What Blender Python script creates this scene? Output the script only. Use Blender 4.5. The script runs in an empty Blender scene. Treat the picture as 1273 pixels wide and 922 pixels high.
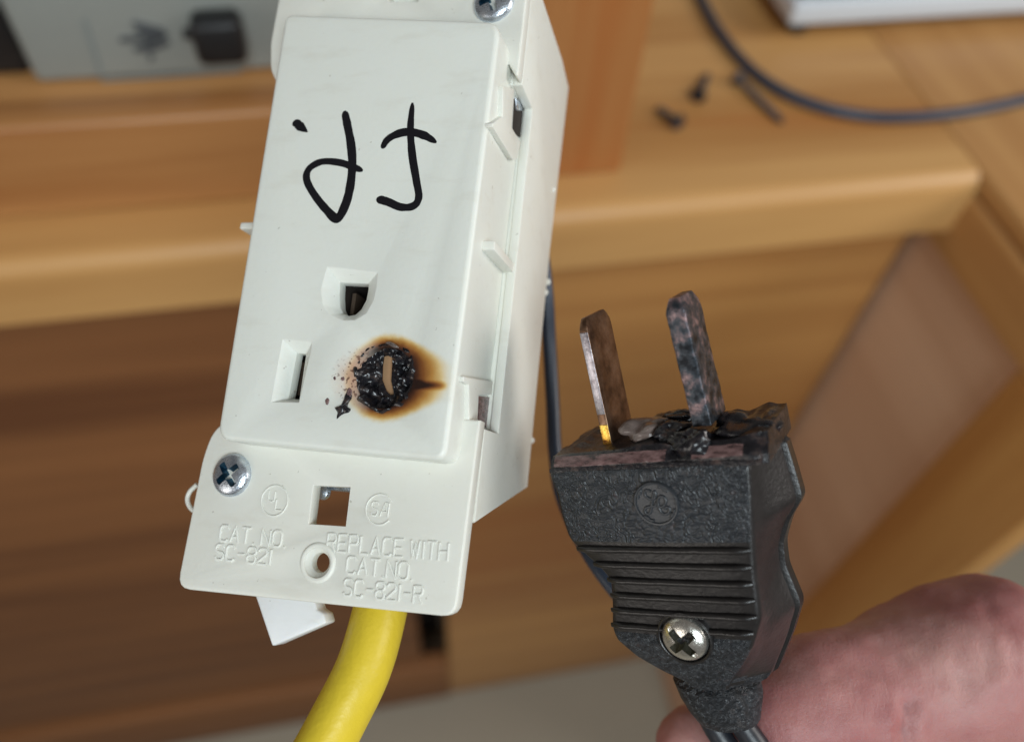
import bpy, bmesh, math, random
from mathutils import Vector, Matrix, noise, Quaternion
random.seed(7)
S = bpy.context.scene
COL = S.collection
MM = 0.001
V = Vector

# ------------------------------------------------------------------ camera
# the camera stands at eye height over the floor; world X runs along the cabinet,
# Y goes away into it, Z is up.
F = 1000.0                                   # focal length in photo pixels (1273 wide)
D = V((-64, 746, 1000)).normalized()          # world down, seen from the camera (x right, y down, z forward)
X = V((6515, -782, 1000)); X = (X - D * X.dot(D)).normalized()
UPV = -D
Y = UPV.cross(X)
W = Matrix((X, Y, UPV))                      # camera axes -> world axes
CAM = V((0, 0, 1230.0))                      # mm above the floor
cd = bpy.data.cameras.new('camera'); cam = bpy.data.objects.new('camera', cd); COL.objects.link(cam)
R3 = Matrix((W.col[0], -W.col[1], -W.col[2])).transposed()
cam.matrix_world = Matrix.Translation(CAM * MM) @ R3.to_4x4()
cd.sensor_width = 36; cd.lens = F / 1273 * 36
cd.clip_start = 0.005; cd.clip_end = 50
cd.dof.use_dof = True; cd.dof.focus_distance = 0.112; cd.dof.aperture_fstop = cd.lens / 2.6
S.camera = cam

# ------------------------------------------------------------------ light
w = bpy.data.worlds.new('World'); S.world = w; w.use_nodes = True
w.node_tree.nodes['Background'].inputs[0].default_value = (0.86, 0.74, 0.66, 1)
w.node_tree.nodes['Background'].inputs[1].default_value = 0.13
def area(name, loc, target, sx, sy, power, col):
    l = bpy.data.lights.new(name, 'AREA'); l.shape = 'RECTANGLE'; l.size = sx; l.size_y = sy
    l.energy = power; l.color = col
    o = bpy.data.objects.new(name, l); COL.objects.link(o); o.location = loc
    o.rotation_euler = (V(target) - V(loc)).to_track_quat('-Z', 'Y').to_euler()
    return o
area('window_light', (0.10, -1.15, 2.15), (0.15, 0.30, 0.95), 0.8, 0.75, 22, (0.84, 0.95, 1.0))
area('side_fill_light', (1.35, -0.25, 1.75), (0.0, 0.1, 1.15), 0.7, 0.7, 11.5, (1.0, 0.95, 0.91))  # added fill lamp, no window known there; brightens the outlet's right side
area('left_fill_light', (-1.35, -0.75, 1.35), (0.30, 0.20, 0.80), 0.7, 0.7, 5.0, (1.0, 0.93, 0.86))  # added unseen lamp, brightens the stile and other left-facing wood
S.view_settings.view_transform = 'Standard'; S.view_settings.look = 'None'
S.view_settings.exposure = 0.0; S.view_settings.gamma = 1.0
S.render.engine = 'CYCLES'
S.render.resolution_x = 1024; S.render.resolution_y = 741

# ------------------------------------------------------------------ geometry of rays
def ray(px, py): return V(((px - 636.5) / F, (py - 461) / F, 1.0))
def at(px, py, X=None, Y=None, Z=None, d=None):
    """where the sight line meets a world plane, in mm, floor = 0"""
    c = ray(px, py); r = W @ c
    if Y is not None: t = Y / r.y
    elif Z is not None: t = (Z - CAM.z) / r.z
    elif X is not None: t = X / r.x
    else: t = d
    return CAM + r * t

class Frame:
    """local frame of a held object; local x right, y up, z towards the viewer"""
    def __init__(s, back, up, opx, depth):
        B = V(back).normalized(); U = V(up); U = (U - B * U.dot(B)).normalized(); N = -B
        R = U.cross(N)
        s.M = Matrix((R, U, N)); s.O = ray(*opx) * depth
        s.rot = W @ s.M.transposed()
        s.mat = Matrix.Translation((CAM + W @ s.O) * MM) @ s.rot.to_4x4()
    def loc(s, px, py, z=None, x=None, y=None):
        a = s.M @ ray(px, py); o = s.M @ (-s.O)
        i, k = (0, x) if x is not None else (1, y) if y is not None else (2, z)
        return o + a * ((k - o[i]) / a[i])
    def p2(s, pts, z): return [s.loc(x, y, z=z) for x, y in pts]
    def world(s, p): return (s.mat @ (V(p) * MM)) / MM

FO = Frame((.306, .229, 1), (.103, -1, .197), (425, 469), 110)
FP = Frame((.574, -.3, 1), (-.225, -1, -.171), (820, 650), 106)

# ------------------------------------------------------------------ materials
class NT:
    def __init__(s, name):
        s.m = bpy.data.materials.new(name); s.m.use_nodes = True
        s.t = s.m.node_tree; s.b = s.t.nodes['Principled BSDF']
        s.tc = s.t.nodes.new('ShaderNodeTexCoord')
    def n(s, typ, ins={}, **kw):
        n = s.t.nodes.new('ShaderNode' + typ)
        for k, v in kw.items(): setattr(n, k, v)
        for k, v in ins.items():
            if hasattr(v, 'is_output') and v.is_output: s.t.links.new(v, n.inputs[k])
            else: n.inputs[k].default_value = v
        return n
    def set(s, **kw):
        for k, v in kw.items():
            k = k.replace('_', ' ')
            if hasattr(v, 'is_output'): s.t.links.new(v, s.b.inputs[k])
            else: s.b.inputs[k].default_value = v
    def obj(s, scale=(1, 1, 1), loc=(0, 0, 0), src='Object', rot=(0, 0, 0)):
        return s.n('Mapping', {0: s.tc.outputs[src], 1: loc, 2: rot, 3: scale}).outputs[0]
    def noise(s, vec, scale, detail=3, rough=.5, dist=0):
        return s.n('TexNoise', {'Vector': vec, 'Scale': scale, 'Detail': detail, 'Roughness': rough, 'Distortion': dist}).outputs[0]
    def math(s, op, a, b=0.0, c=0.0, clamp=False):
        n = s.n('Math', {0: a, 1: b, 2: c}, operation=op); n.use_clamp = clamp; return n.outputs[0]
    def mix(s, f, a, b, typ='MIX'):
        n = s.n('MixRGB', {0: f, 1: a, 2: b}, blend_type=typ); return n.outputs[0]
    def ramp(s, f, stops):
        n = s.n('ValToRGB', {0: f}); e = n.color_ramp.elements
        while len(e) < len(stops): e.new(0.5)
        for k, (p, c) in enumerate(stops):
            e[k].position = p; e[k].color = tuple(c) + (1,) if len(c) == 3 else c
        return n.outputs[0]
    def step(s, v, lo, hi):
        return s.n('MapRange', {0: v, 1: lo, 2: hi, 3: 0.0, 4: 1.0}, interpolation_type='SMOOTHSTEP').outputs[0]
    def bump(s, h, strength, dist, prev=None):
        ins = {'Height': h, 'Strength': strength, 'Distance': dist}
        if prev is not None: ins['Normal'] = prev
        return s.n('Bump', ins).outputs[0]
def c4(c): return tuple(c) + (1,)

def mat_plastic(name, col, rough=.42, stain=False):
    t = NT(name); o = t.obj((1000, 1000, 1000))          # object coordinates in mm
    n1 = t.noise(o, .12, 3); n2 = t.noise(o, 1.3, 4, .6)
    base = t.mix(t.math('MULTIPLY', n1, .22), c4(col), c4([col[0]*.92, col[1]*.86, col[2]*.72]))
    # faint handling grime: small specks and scuffs
    sp = t.noise(o, .9, 2, .5); g = t.step(sp, .735, .77)
    base = t.mix(t.math('MULTIPLY', g, .5), base, c4((.33, .30, .24)))
    sm = t.step(t.noise(t.obj((260, 900, 900), rot=(0, 0, .35)), .35, 4, .62), .52, .72)
    base = t.mix(t.math('MULTIPLY', sm, .13), base, c4((.50, .44, .33)))
    if stain:
        s = t.n('SeparateXYZ', {0: o}); x, y = s.outputs[0], s.outputs[1]
        u = t.math('SUBTRACT', x, 6.4); v = t.math('SUBTRACT', y, .25)
        w1 = t.math('MULTIPLY', t.math('SUBTRACT', t.noise(o, .45, 4, .6), .5), 3.0)
        w2 = t.math('MULTIPLY', t.math('SUBTRACT', t.noise(o, 2.2, 3, .6), .5), 1.1)
        d = t.math('SQRT', t.math('ADD', t.math('MULTIPLY', u, u), t.math('MULTIPLY', v, v)))
        e = t.math('SUBTRACT', t.math('ADD', d, t.math('MULTIPLY', w1, .30)), 4.25)
        av = t.math('ABSOLUTE', v)
        right = t.math('MULTIPLY', t.step(u, -1.0, 5.0), t.math('SUBTRACT', 1.0, t.step(av, 1.5, 6.0)))
        k = t.math('ADD', 2.3, t.math('MULTIPLY', right, 3.9))
        q = t.math('DIVIDE', e, k)
        st = t.math('SUBTRACT', 1.0, t.step(t.math('ABSOLUTE', t.math('ADD', t.math('ADD', v, .75), t.math('MULTIPLY', w1, .1))), .0, .85))
        st = t.math('MULTIPLY', t.math('MULTIPLY', st, t.step(u, 3.5, 5.0)), t.math('SUBTRACT', 1.0, t.step(u, 8.0, 9.8)))
        q = t.math('SUBTRACT', q, t.math('MULTIPLY', st, .36))
        col_s = t.ramp(q, [(.0, (.02, .007, .004)), (.10, (.07, .022, .009)), (.24, (.22, .075, .018)), (.42, (.46, .22, .05)), (.64, (.70, .50, .20)), (1.0, (.76, .76, .66))])
        a = t.math('SUBTRACT', 1.0, t.step(q, .5, 1.05))
        a = t.math('MULTIPLY', a, t.math('ADD', .55, t.math('MULTIPLY', t.step(u, -4.5, -1.0), .45)))
        base = t.mix(a, base, col_s)
        # pinkish scorch and splatter on the left
        dl = t.math('SQRT', t.math('ADD', t.math('MULTIPLY', t.math('ADD', u, 4.0), t.math('ADD', u, 4.0)), t.math('MULTIPLY', v, v)))
        al = t.math('SUBTRACT', 1.0, t.step(t.math('ADD', dl, w1), .8, 4.6))
        base = t.mix(t.math('MULTIPLY', al, .6), base, c4((.55, .28, .15)))
        spk = t.step(t.noise(o, 1.55, 2, .5), .57, .62)
        al2 = t.math('SUBTRACT', 1.0, t.step(t.math('ADD', dl, w2), 2.0, 4.6))
        base = t.mix(t.math('MULTIPLY', t.math('MULTIPLY', spk, al2), .85), base, c4((.10, .035, .02)))
    nb = t.bump(n2, .10, .0004)
    t.set(Base_Color=base, Roughness=t.math('ADD', rough - .05, t.math('MULTIPLY', n2, .12)), Normal=nb, IOR=1.48)
    t.b.inputs['Subsurface Weight'].default_value = .12
    t.b.inputs['Subsurface Radius'].default_value = (1, .8, .6)
    t.b.inputs['Subsurface Scale'].default_value = .0008
    return t.m

def mat_simple(name, col, rough=.5, metal=0.0, bump=0, bscale=1.0, var=.15, coat=0):
    t = NT(name); o = t.obj((1000, 1000, 1000)); n1 = t.noise(o, bscale * .3, 4, .6)
    base = t.mix(n1, c4([c * (1 - var) for c in col]), c4([min(1, c * (1 + var)) for c in col]))
    t.set(Base_Color=base, Roughness=rough, Metallic=metal)
    if coat: t.b.inputs['Coat Weight'].default_value = coat; t.b.inputs['Coat Roughness'].default_value = .2
    if bump: t.set(Normal=t.bump(t.noise(o, bscale, 4, .6), bump, .0005))
    return t.m

def mat_wood(name, dark, light, axis='X', rough=.40, seed=0, gs=1.0, coat=.12):
    t = NT(name)
    sc = {'X': (1.1, 22, 22), 'Y': (22, 1.1, 22), 'Z': (22, 22, 1.1)}[axis]
    o = t.obj([c * gs for c in sc], (seed, seed * .7, seed * .3), src='Object')
    o2 = t.obj([c * gs * .22 for c in sc], (seed * .4, seed, seed * .2))
    o3 = t.obj([c * gs * 5 for c in sc], (seed, 0, 0))
    a = t.noise(o, 1.0, 5, .6, .6); b = t.noise(o2, 1.0, 3, .5, .8); c = t.noise(o3, 1.0, 3, .6)
    f = t.math('ADD', t.math('MULTIPLY', a, .42), t.math('ADD', t.math('MULTIPLY', b, .46), t.math('MULTIPLY', c, .12)))
    red = [dark[0] * .95, dark[1] * .72, dark[2] * .55]
    base = t.ramp(f, [(.34, red), (.42, dark), (.5, [(p + q) / 2 for p, q in zip(dark, light)]), (.62, light)])
    t.set(Base_Color=base, Roughness=t.math('ADD', rough - .04, t.math('MULTIPLY', a, .14)), Normal=t.bump(c, .06, .0008))
    t.b.inputs['Coat Weight'].default_value = coat; t.b.inputs['Coat Roughness'].default_value = .28
    return t.m

def mat_leather(name, col):
    t = NT(name); o = t.obj((1000, 1400, 1000)); od = t.obj((1000, 1000, 1000))
    wob = t.n('VectorMath', {0: o, 1: t.n('TexNoise', {'Vector': od, 'Scale': .35, 'Detail': 2.0}).outputs[1]}, operation='MULTIPLY_ADD')
    wob.inputs[1].default_value = (1, 1, 1)
    nz = t.n('TexNoise', {'Vector': od, 'Scale': .3, 'Detail': 2.0}).outputs[1]
    t.t.links.new(t.n('VectorMath', {0: nz, 1: (.5, .5, .5)}, operation='MULTIPLY').outputs[0], wob.inputs[2])
    vo = t.n('TexVoronoi', {'Vector': wob.outputs[0], 'Scale': 2.3}, feature='F1')
    h = t.math('SUBTRACT', 1.0, vo.outputs[0]); n1 = t.noise(od, .35, 3); n2 = t.noise(od, 6, 3)
    dirt = t.step(t.noise(od, .8, 4, .65), .60, .72)
    base = t.mix(n1, c4([c * .75 for c in col]), c4([c * 1.35 for c in col]))
    base = t.mix(t.math('MULTIPLY', dirt, .22), base, c4((.16, .09, .08)))
    nb = t.bump(h, 1.0, .00022); nb = t.bump(n2, .2, .0001, nb)
    t.set(Base_Color=base, Roughness=t.math('ADD', .36, t.math('MULTIPLY', n1, .2)), Normal=nb)
    t.b.inputs['Specular IOR Level'].default_value = .62
    return t.m

def mat_char(name, gloss=.25, brown=.0, bs=.5):
    t = NT(name); o = t.obj((1000, 1000, 1000))
    a = t.noise(o, .8, 3, .55); b = t.noise(o, 2.0, 3, .5)
    base = t.ramp(a, [(.35, (.004, .004, .006)), (.55, (.012, .011, .014)), (.70, (.04 + brown, .028 + brown * .55, .025 + brown * .45)), (.86, (.16, .10, .09))])
    t.set(Base_Color=base, Roughness=t.math('ADD', gloss - .1, t.math('MULTIPLY', b, .3)), Normal=t.bump(b, bs, .0004))
    t.b.inputs['Specular IOR Level'].default_value = .6
    return t.m

def mat_metal(name, stops, rough=.3, scale=.8, bump=.15, stretch=(1, 1, 1)):
    t = NT(name); o = t.obj([1000 * k for k in stretch]); a = t.noise(o, scale, 4, .6); b = t.noise(o, scale * 5, 3)
    t.set(Base_Color=t.ramp(a, stops), Metallic=.9, Roughness=t.math('ADD', rough - .08, t.math('MULTIPLY', b, .25)), Normal=t.bump(b, bump, .0003))
    return t.m

def mat_skin(name):
    t = NT(name); o = t.obj((1000, 1000, 1000))
    a = t.noise(o, .045, 4, .55); b = t.noise(o, .35, 4, .65); 
    base = t.ramp(a, [(.34, (.35, .130, .125)), (.5, (.43, .200, .185)), (.68, (.50, .285, .255))])
    base = t.mix(t.math('MULTIPLY', t.step(b, .45, .7), .18), base, c4((.38, .13, .13)))
    # fine creases: stretched noise in two directions + skin cells
    od = t.obj((900, 260, 900), rot=(0, 0, .5)); w1 = t.noise(od, 1.2, 5, .65, .8)
    vo = t.n('TexVoronoi', {'Vector': o, 'Scale': 1.6}, feature='DISTANCE_TO_EDGE').outputs[0]
    nb = t.bump(t.math('MINIMUM', vo, .12), .25, .0006); nb = t.bump(w1, .20, .0010, nb); nb = t.bump(b, .12, .0008, nb)
    t.set(Base_Color=base, Roughness=t.math('ADD', .42, t.math('MULTIPLY', b, .15)), Normal=nb)
    t.b.inputs['Subsurface Weight'].default_value = .35
    t.b.inputs['Subsurface Radius'].default_value = (1, .3, .18)
    t.b.inputs['Subsurface Scale'].default_value = .004
    return t.m

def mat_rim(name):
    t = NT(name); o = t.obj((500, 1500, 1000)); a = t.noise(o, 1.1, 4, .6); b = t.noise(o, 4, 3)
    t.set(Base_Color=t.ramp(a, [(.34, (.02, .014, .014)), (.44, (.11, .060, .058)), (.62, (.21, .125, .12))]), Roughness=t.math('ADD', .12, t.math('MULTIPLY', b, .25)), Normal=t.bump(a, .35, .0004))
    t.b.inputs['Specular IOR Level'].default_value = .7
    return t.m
M = {}
M['cream'] = mat_plastic('cream_plastic', (.775, .775, .715), stain=False)
M['face'] = mat_plastic('scorched_cream_plastic', (.765, .785, .735), stain=True)
M['letter'] = mat_plastic('cream_lettering', (.785, .79, .73))
M['white'] = mat_plastic('white_nylon', (.84, .86, .88), .35)
M['dirty'] = mat_simple('brown_dust', (.42, .33, .24), .9, bump=.5, bscale=2)
M['ink'] = mat_simple('black_marker_ink', (.006, .006, .009), .35, var=.3)
M['char'] = mat_char('charred_plastic', .22, 0, .07)
M['cap'] = mat_char('melted_plug_end', .28, .02, .35)
M['brownmelt_sheen'] = mat_rim('brown_melt_and_sheen')  # brown melt; on the plug bevel it paints a reflection as colour
M['pale_melt'] = mat_simple('pale_melted_residue', (.17, .13, .115), .3, bump=.3, bscale=1.2, var=.9, coat=.4)
M['leather'] = mat_leather('pebbled_black_vinyl', (.021, .024, .029))
M['vinyl'] = mat_simple('smooth_black_vinyl', (.018, .016, .0155), .30, bump=.14, bscale=1.6, var=.6)  # slight brown tint: the wood's reflection put into the colour
M['emblem'] = mat_simple('moulded_black_emblem', (.034, .037, .042), .32, bump=.1, bscale=2, var=.3)
M['steel'] = mat_metal('zinc_steel', [(.3, (.42, .48, .56)), (.55, (.62, .68, .75)), (.75, (.75, .80, .85))], .25)
M['blue'] = mat_metal('blue_screw_recess', [(.3, (.015, .05, .09)), (.55, (.04, .13, .21)), (.75, (.10, .22, .30))], .35)
M['nickel'] = mat_metal('nickel_screw', [(.3, (.55, .53, .48)), (.6, (.78, .76, .70)), (.8, (.85, .83, .78))], .2)
M['olive'] = mat_metal('dull_screw_recess', [(.3, (.20, .19, .14)), (.7, (.42, .40, .31))], .35)
M['blade'] = mat_metal('tarnished_brass_blade', [(.32, (.07, .035, .022)), (.5, (.17, .095, .058)), (.68, (.27, .17, .115))], .34, .35, .2)
M['blade_edge'] = mat_metal('bright_blade_edge', [(.34, (.28, .25, .27)), (.5, (.46, .44, .48)), (.7, (.62, .59, .64))], .3, .8)
M['gold'] = mat_metal('heat_gilt_brass', [(.36, (.30, .12, .03)), (.5, (.72, .38, .06)), (.66, (.92, .64, .14))], .26, 1.0)
def mat_burnt(name):
    t = NT(name); o = t.obj((1000, 1000, 1000)); a = t.noise(o, .50, 4, .6); b = t.noise(o, 2.6, 3)
    y = t.n('SeparateXYZ', {0: o}).outputs[1]
    f = t.math('ADD', a, t.math('MULTIPLY', t.step(y, 22, 32), .14))
    t.set(Base_Color=t.ramp(f, [(.36, (.012, .014, .018)), (.50, (.055, .065, .078)), (.60, (.15, .12, .13)), (.70, (.36, .24, .24)), (.84, (.60, .52, .52))]), Metallic=.75, Roughness=t.math('ADD', .25, t.math('MULTIPLY', b, .3)), Normal=t.bump(a, .5, .0005, t.bump(b, .3, .0002)))
    return t.m
M['burnt_blade'] = mat_burnt('burnt_blade')
M['yellow'] = mat_simple('yellow_cable_jacket', (.72, .54, .035), .42, bump=.25, bscale=.6, var=.12)
M['cord'] = mat_simple('black_cord', (.016, .018, .024), .40, bump=.1, bscale=.8, var=.3)
M['bluecord'] = mat_simple('slate_blue_black_cord', (.028, .042, .07), .36, var=.2)
M['skin'] = mat_skin('skin')
WD = ((.30, .125, .032), (.50, .255, .085))
M['ledge'] = mat_wood('ledge_wood', (.42, .20, .058), (.64, .37, .14), 'X', seed=2, coat=.15, rough=.40)
M['rail'] = mat_wood('rail_wood', (.34, .145, .045), (.54, .28, .10), 'X', seed=5)
M['post'] = mat_wood('post_wood', (.40, .165, .05), (.55, .27, .095), 'Z', seed=8)
M['panel'] = mat_wood('panel_wood', (.33, .135, .036), (.52, .26, .082), 'X', seed=11, rough=.4)
M['door'] = mat_wood('shade_toned_door_wood', (.12, .042, .013), (.26, .105, .034), 'X', seed=17, rough=.5, coat=0)  # darker than the panel wood: shade at lower left put into the colour
M['gable'] = mat_wood('gable_panel_wood', (.54, .32, .20), (.70, .47, .32), 'Y', seed=23, rough=.42)
M['stile'] = mat_wood('stile_wood', (.44, .20, .055), (.62, .34, .11), 'Z', seed=29)
M['railY'] = mat_wood('gable_rail_wood', (.42, .20, .065), (.58, .32, .12), 'Y', seed=31)
M['black'] = mat_simple('black_plastic', (.008, .008, .009), .5, var=.3)
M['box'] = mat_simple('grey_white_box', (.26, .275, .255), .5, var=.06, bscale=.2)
M['mark'] = mat_simple('grey_print', (.05, .055, .06), .6)
M['seam'] = mat_simple('pale_grey_groove', (.20, .23, .23), .6)
M['device'] = mat_simple('pale_grey_device', (.62, .67, .72), .35, var=.04)
M['devtop'] = mat_simple('grey_device_top', (.22, .25, .29), .4, var=.1)
M['darkscrew'] = mat_simple('dark_drywall_screw', (.035, .035, .042), .35, metal=.6, var=.3)
M['floor'] = mat_simple('beige_floor', (.34, .30, .235), .8, bump=.4, bscale=.5, var=.14)
M['wall'] = mat_simple('grey_brown_wall', (.25, .22, .2), .8)  # one even grey-brown tone
M['cavity'] = mat_simple('cavity_shade_tone', (.02, .013, .009), .8)  # near black: darkness inside openings painted as colour
M['tan'] = mat_simple('tan_contact_strip', (.40, .235, .125), .45, var=.15)
M['copper'] = mat_simple('contact_metal', (.10, .07, .05), .4, metal=.5)

# ------------------------------------------------------------------ mesh helpers (vertices in mm)
def link(name, me, mat, parent=None, smooth=True, **props):
    o = bpy.data.objects.new(name, me); COL.objects.link(o)
    if mat: me.materials.append(M[mat] if isinstance(mat, str) else mat)
    if smooth:
        for p in me.polygons: p.use_smooth = True
        try: me.set_sharp_from_angle(angle=math.radians(38))
        except Exception: pass
    if parent: o.parent = parent
    for k, v in props.items(): o[k] = v
    return o
def mesh(verts, faces, name='m'):
    me = bpy.data.meshes.new(name); me.from_pydata([tuple(V(v)) for v in verts], [], faces); me.update()
    bm = bmesh.new(); bm.from_mesh(me); bmesh.ops.remove_doubles(bm, verts=bm.verts, dist=1e-4)
    bmesh.ops.recalc_face_normals(bm, faces=bm.faces)
    if all(len(e.link_faces) == 2 for e in bm.edges) and bm.calc_volume(signed=True) < 0: bmesh.ops.reverse_faces(bm, faces=bm.faces)
    bmesh.ops.scale(bm, vec=(MM, MM, MM), verts=bm.verts)
    bm.to_mesh(me); bm.free()
    return me
def join(parts):
    vs, fs = [], []
    for v, f in parts:
        k = len(vs); vs += list(v); fs += [tuple(i + k for i in q) for q in f]
    return vs, fs
def box(x0, x1, y0, y1, z0, z1):
    v = [(x, y, z) for z in (z0, z1) for y in (y0, y1) for x in (x0, x1)]
    return v, [(0, 2, 3, 1), (4, 5, 7, 6), (0, 1, 5, 4), (2, 6, 7, 3), (0, 4, 6, 2), (1, 3, 7, 5)]
def rings(rs, cap0=True, cap1=True, closed=False):
    n = len(rs[0]); v = [p for r in rs for p in r]; f = []
    m = len(rs)
    for k in range(m - 1 + (1 if closed else 0)):
        k2 = (k + 1) % m
        for i in range(n):
            j = (i + 1) % n; f.append((k * n + i, k * n + j, k2 * n + j, k2 * n + i))
    if not closed:
        if cap0: f.append(tuple(range(n))[::-1])
        if cap1: f.append(tuple((m - 1) * n + i for i in range(n)))
    return v, f
def rounded(pts, r, seg=5):
    """round the corners of a polygon (2D)"""
    out = []; n = len(pts); rr = r if isinstance(r, (list, tuple)) else [r] * n
    for i in range(n):
        p = V(pts[i][:2]); a = V(pts[i - 1][:2]) - p; b = V(pts[(i + 1) % n][:2]) - p
        r_ = min(rr[i], a.length * .45, b.length * .45)
        A = p + a.normalized() * r_; B = p + b.normalized() * r_
        if r_ < 1e-4: out.append(p); continue
        for k in range(seg + 1):
            t = k / seg; out.append((1 - t) ** 2 * A + 2 * t * (1 - t) * p + t * t * B)
    return out
def inset(pts, d):
    n = len(pts); out = []
    ar = sum(pts[i - 1][0] * pts[i][1] - pts[i][0] * pts[i - 1][1] for i in range(n))
    sg = 1 if ar > 0 else -1
    for i in range(n):
        e1 = (V(pts[i][:2]) - V(pts[i - 1][:2])); e2 = (V(pts[(i + 1) % n][:2]) - V(pts[i][:2]))
        if e1.length < 1e-6: e1 = e2
        if e2.length < 1e-6: e2 = e1
        n1 = V((-e1.y, e1.x)).normalized() * sg; n2 = V((-e2.y, e2.x)).normalized() * sg
        m = (n1 + n2); m = m.normalized() if m.length > 1e-6 else n1
        out.append(V(pts[i][:2]) + m * d / max(.5, m.dot(n1)))
    return out
def prism(pts, z0, z1, bev=0.0, seg=3, bev_bottom=0.0):
    """extrude a 2D outline from z0 (back) to z1 (front) with a rounded front rim"""
    lv = []
    if bev_bottom:
        for k in range(seg + 1):
            a = k / seg * math.pi / 2; lv.append((bev_bottom * (1 - math.sin(a)), z0 + bev_bottom * (1 - math.cos(a))))
    else: lv.append((0, z0))
    if bev:
        for k in range(seg + 1):
            a = k / seg * math.pi / 2; lv.append((bev * (1 - math.cos(a)), z1 - bev + bev * math.sin(a)))
    else: lv.append((0, z1))
    return rings([[(p.x, p.y, z) for p in (inset(pts, d) if d > 1e-5 else [V(q[:2]) for q in pts])] for d, z in lv])
def lathe(prof, seg=40, c=(0, 0, 0)):
    return rings([[(c[0] + r * math.cos(2 * math.pi * i / seg), c[1] + r * math.sin(2 * math.pi * i / seg), c[2] + z) for i in range(seg)] for r, z in prof])
def circle(cx, cy, r, n=40): return [V((cx + r * math.cos(2 * math.pi * i / n), cy + r * math.sin(2 * math.pi * i / n))) for i in range(n)]
def spline(pts, sub=6):
    P = [V(p) for p in pts]; P = [P[0] * 2 - P[1]] + P + [P[-1] * 2 - P[-2]]; out = []
    for i in range(1, len(P) - 2):
        for k in range(sub):
            t = k / sub; a, b, c, d = P[i - 1:i + 3]
            out.append(.5 * ((2 * b) + (c - a) * t + (2 * a - 5 * b + 4 * c - d) * t * t + (3 * b - a - 3 * c + d) * t ** 3))
    out.append(P[-2]); return out
def tube(pts, r, seg=12, prof=None, cap=True, up=None):
    P = [V(p) for p in pts]; n = len(P); rs = []
    T = [(P[min(i + 1, n - 1)] - P[max(i - 1, 0)]).normalized() for i in range(n)]
    nrm = (up or V((.13, .31, .94))); nrm = (nrm - T[0] * nrm.dot(T[0])).normalized()
    for i in range(n):
        nrm = (nrm - T[i] * nrm.dot(T[i])).normalized(); b = T[i].cross(nrm)
        ri = r[i] if isinstance(r, (list, tuple)) else r
        if prof: rs.append([P[i] + nrm * q[0] * ri + b * q[1] * ri for q in prof])
        else: rs.append([P[i] + (nrm * math.cos(2 * math.pi * k / seg) + b * math.sin(2 * math.pi * k / seg)) * ri for k in range(seg)])
    return rings(rs)
def ridge(pts2, w, z, h, seg=6, n3=None):
    """a low raised line on a flat face: half round section, ends tapered. pts2: 2D, base at z"""
    P = [V(p[:2]) for p in pts2]; n = len(P); rs = []
    ws = w if isinstance(w, (list, tuple)) else [w] * n
    for i in range(n):
        t = (P[min(i + 1, n - 1)] - P[max(i - 1, 0)]); t = t.normalized() if t.length > 1e-9 else V((1, 0)); s = V((-t.y, t.x))
        q = P[i]; f = 1.0
        rs.append([(q.x + s.x * ws[i] * math.cos(a) * f, q.y + s.y * ws[i] * math.cos(a) * f, z - .02 + (h + .02) * math.sin(a) ** .7) for a in [math.pi * k / seg for k in range(seg + 1)]])
    return rings(rs)
def empty(name, matrix, label, cat, group=None):
    o = bpy.data.objects.new(name, None); COL.objects.link(o); o.matrix_world = matrix; o.empty_display_size = .01
    o['label'] = label; o['category'] = cat
    if group: o['group'] = group
    return o
def evald(o):
    dg = bpy.context.evaluated_depsgraph_get(); dg.update()
    me = bpy.data.meshes.new_from_object(o.evaluated_get(dg)); o.modifiers.clear(); old = o.data; o.data = me
    return o
def cut(o, cutters, bevel=0.0, seg=2):
    cs = []
    for v, f in cutters:
        me = mesh(v, f, 'cutter'); 
        if o.data.materials: me.materials.append(o.data.materials[0])
        c = bpy.data.objects.new('cutter', me); COL.objects.link(c); c.parent = o.parent; c.matrix_basis = o.matrix_basis; cs.append(c)
        md = o.modifiers.new('b', 'BOOLEAN'); md.operation = 'DIFFERENCE'; md.solver = 'EXACT'; md.object = c
    if bevel:
        b = o.modifiers.new('v', 'BEVEL'); b.width = bevel * MM; b.segments = seg; b.limit_method = 'ANGLE'; b.angle_limit = math.radians(35); b.use_clamp_overlap = True
    evald(o)
    for c in cs: bpy.data.objects.remove(c)
    for p in o.data.polygons: p.use_smooth = True
    o.data.set_sharp_from_angle(angle=math.radians(38))
    return o
def soft(o, width, seg=3, ang=35):
    b = o.modifiers.new('v', 'BEVEL'); b.width = width * MM; b.segments = seg; b.limit_method = 'ANGLE'; b.angle_limit = math.radians(ang)
    evald(o)
    for p in o.data.polygons: p.use_smooth = True
    o.data.set_sharp_from_angle(angle=math.radians(50))
    return o
def wobble(vf, amp, sc, seed=0):
    v, f = vf
    return [tuple(V(p) + V((noise.noise(V(p) * sc + V((seed, 0, 0))), noise.noise(V(p) * sc + V((0, seed + 9, 0))), noise.noise(V(p) * sc + V((0, 5, seed))))) * amp) for p in v], f

# ------------------------------------------------------------------ floor and wall (mm, world)
ZL = CAM.z - 283.7        # top of the cabinet ledge
o = link('floor', mesh(*box(-2500, 2500, -2500, 2500, -30, 0)), 'floor', kind='structure')
o = link('wall', mesh(*box(-2500, 2500, 900, 960, 0, 2400)), 'wall', kind='structure')

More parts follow.
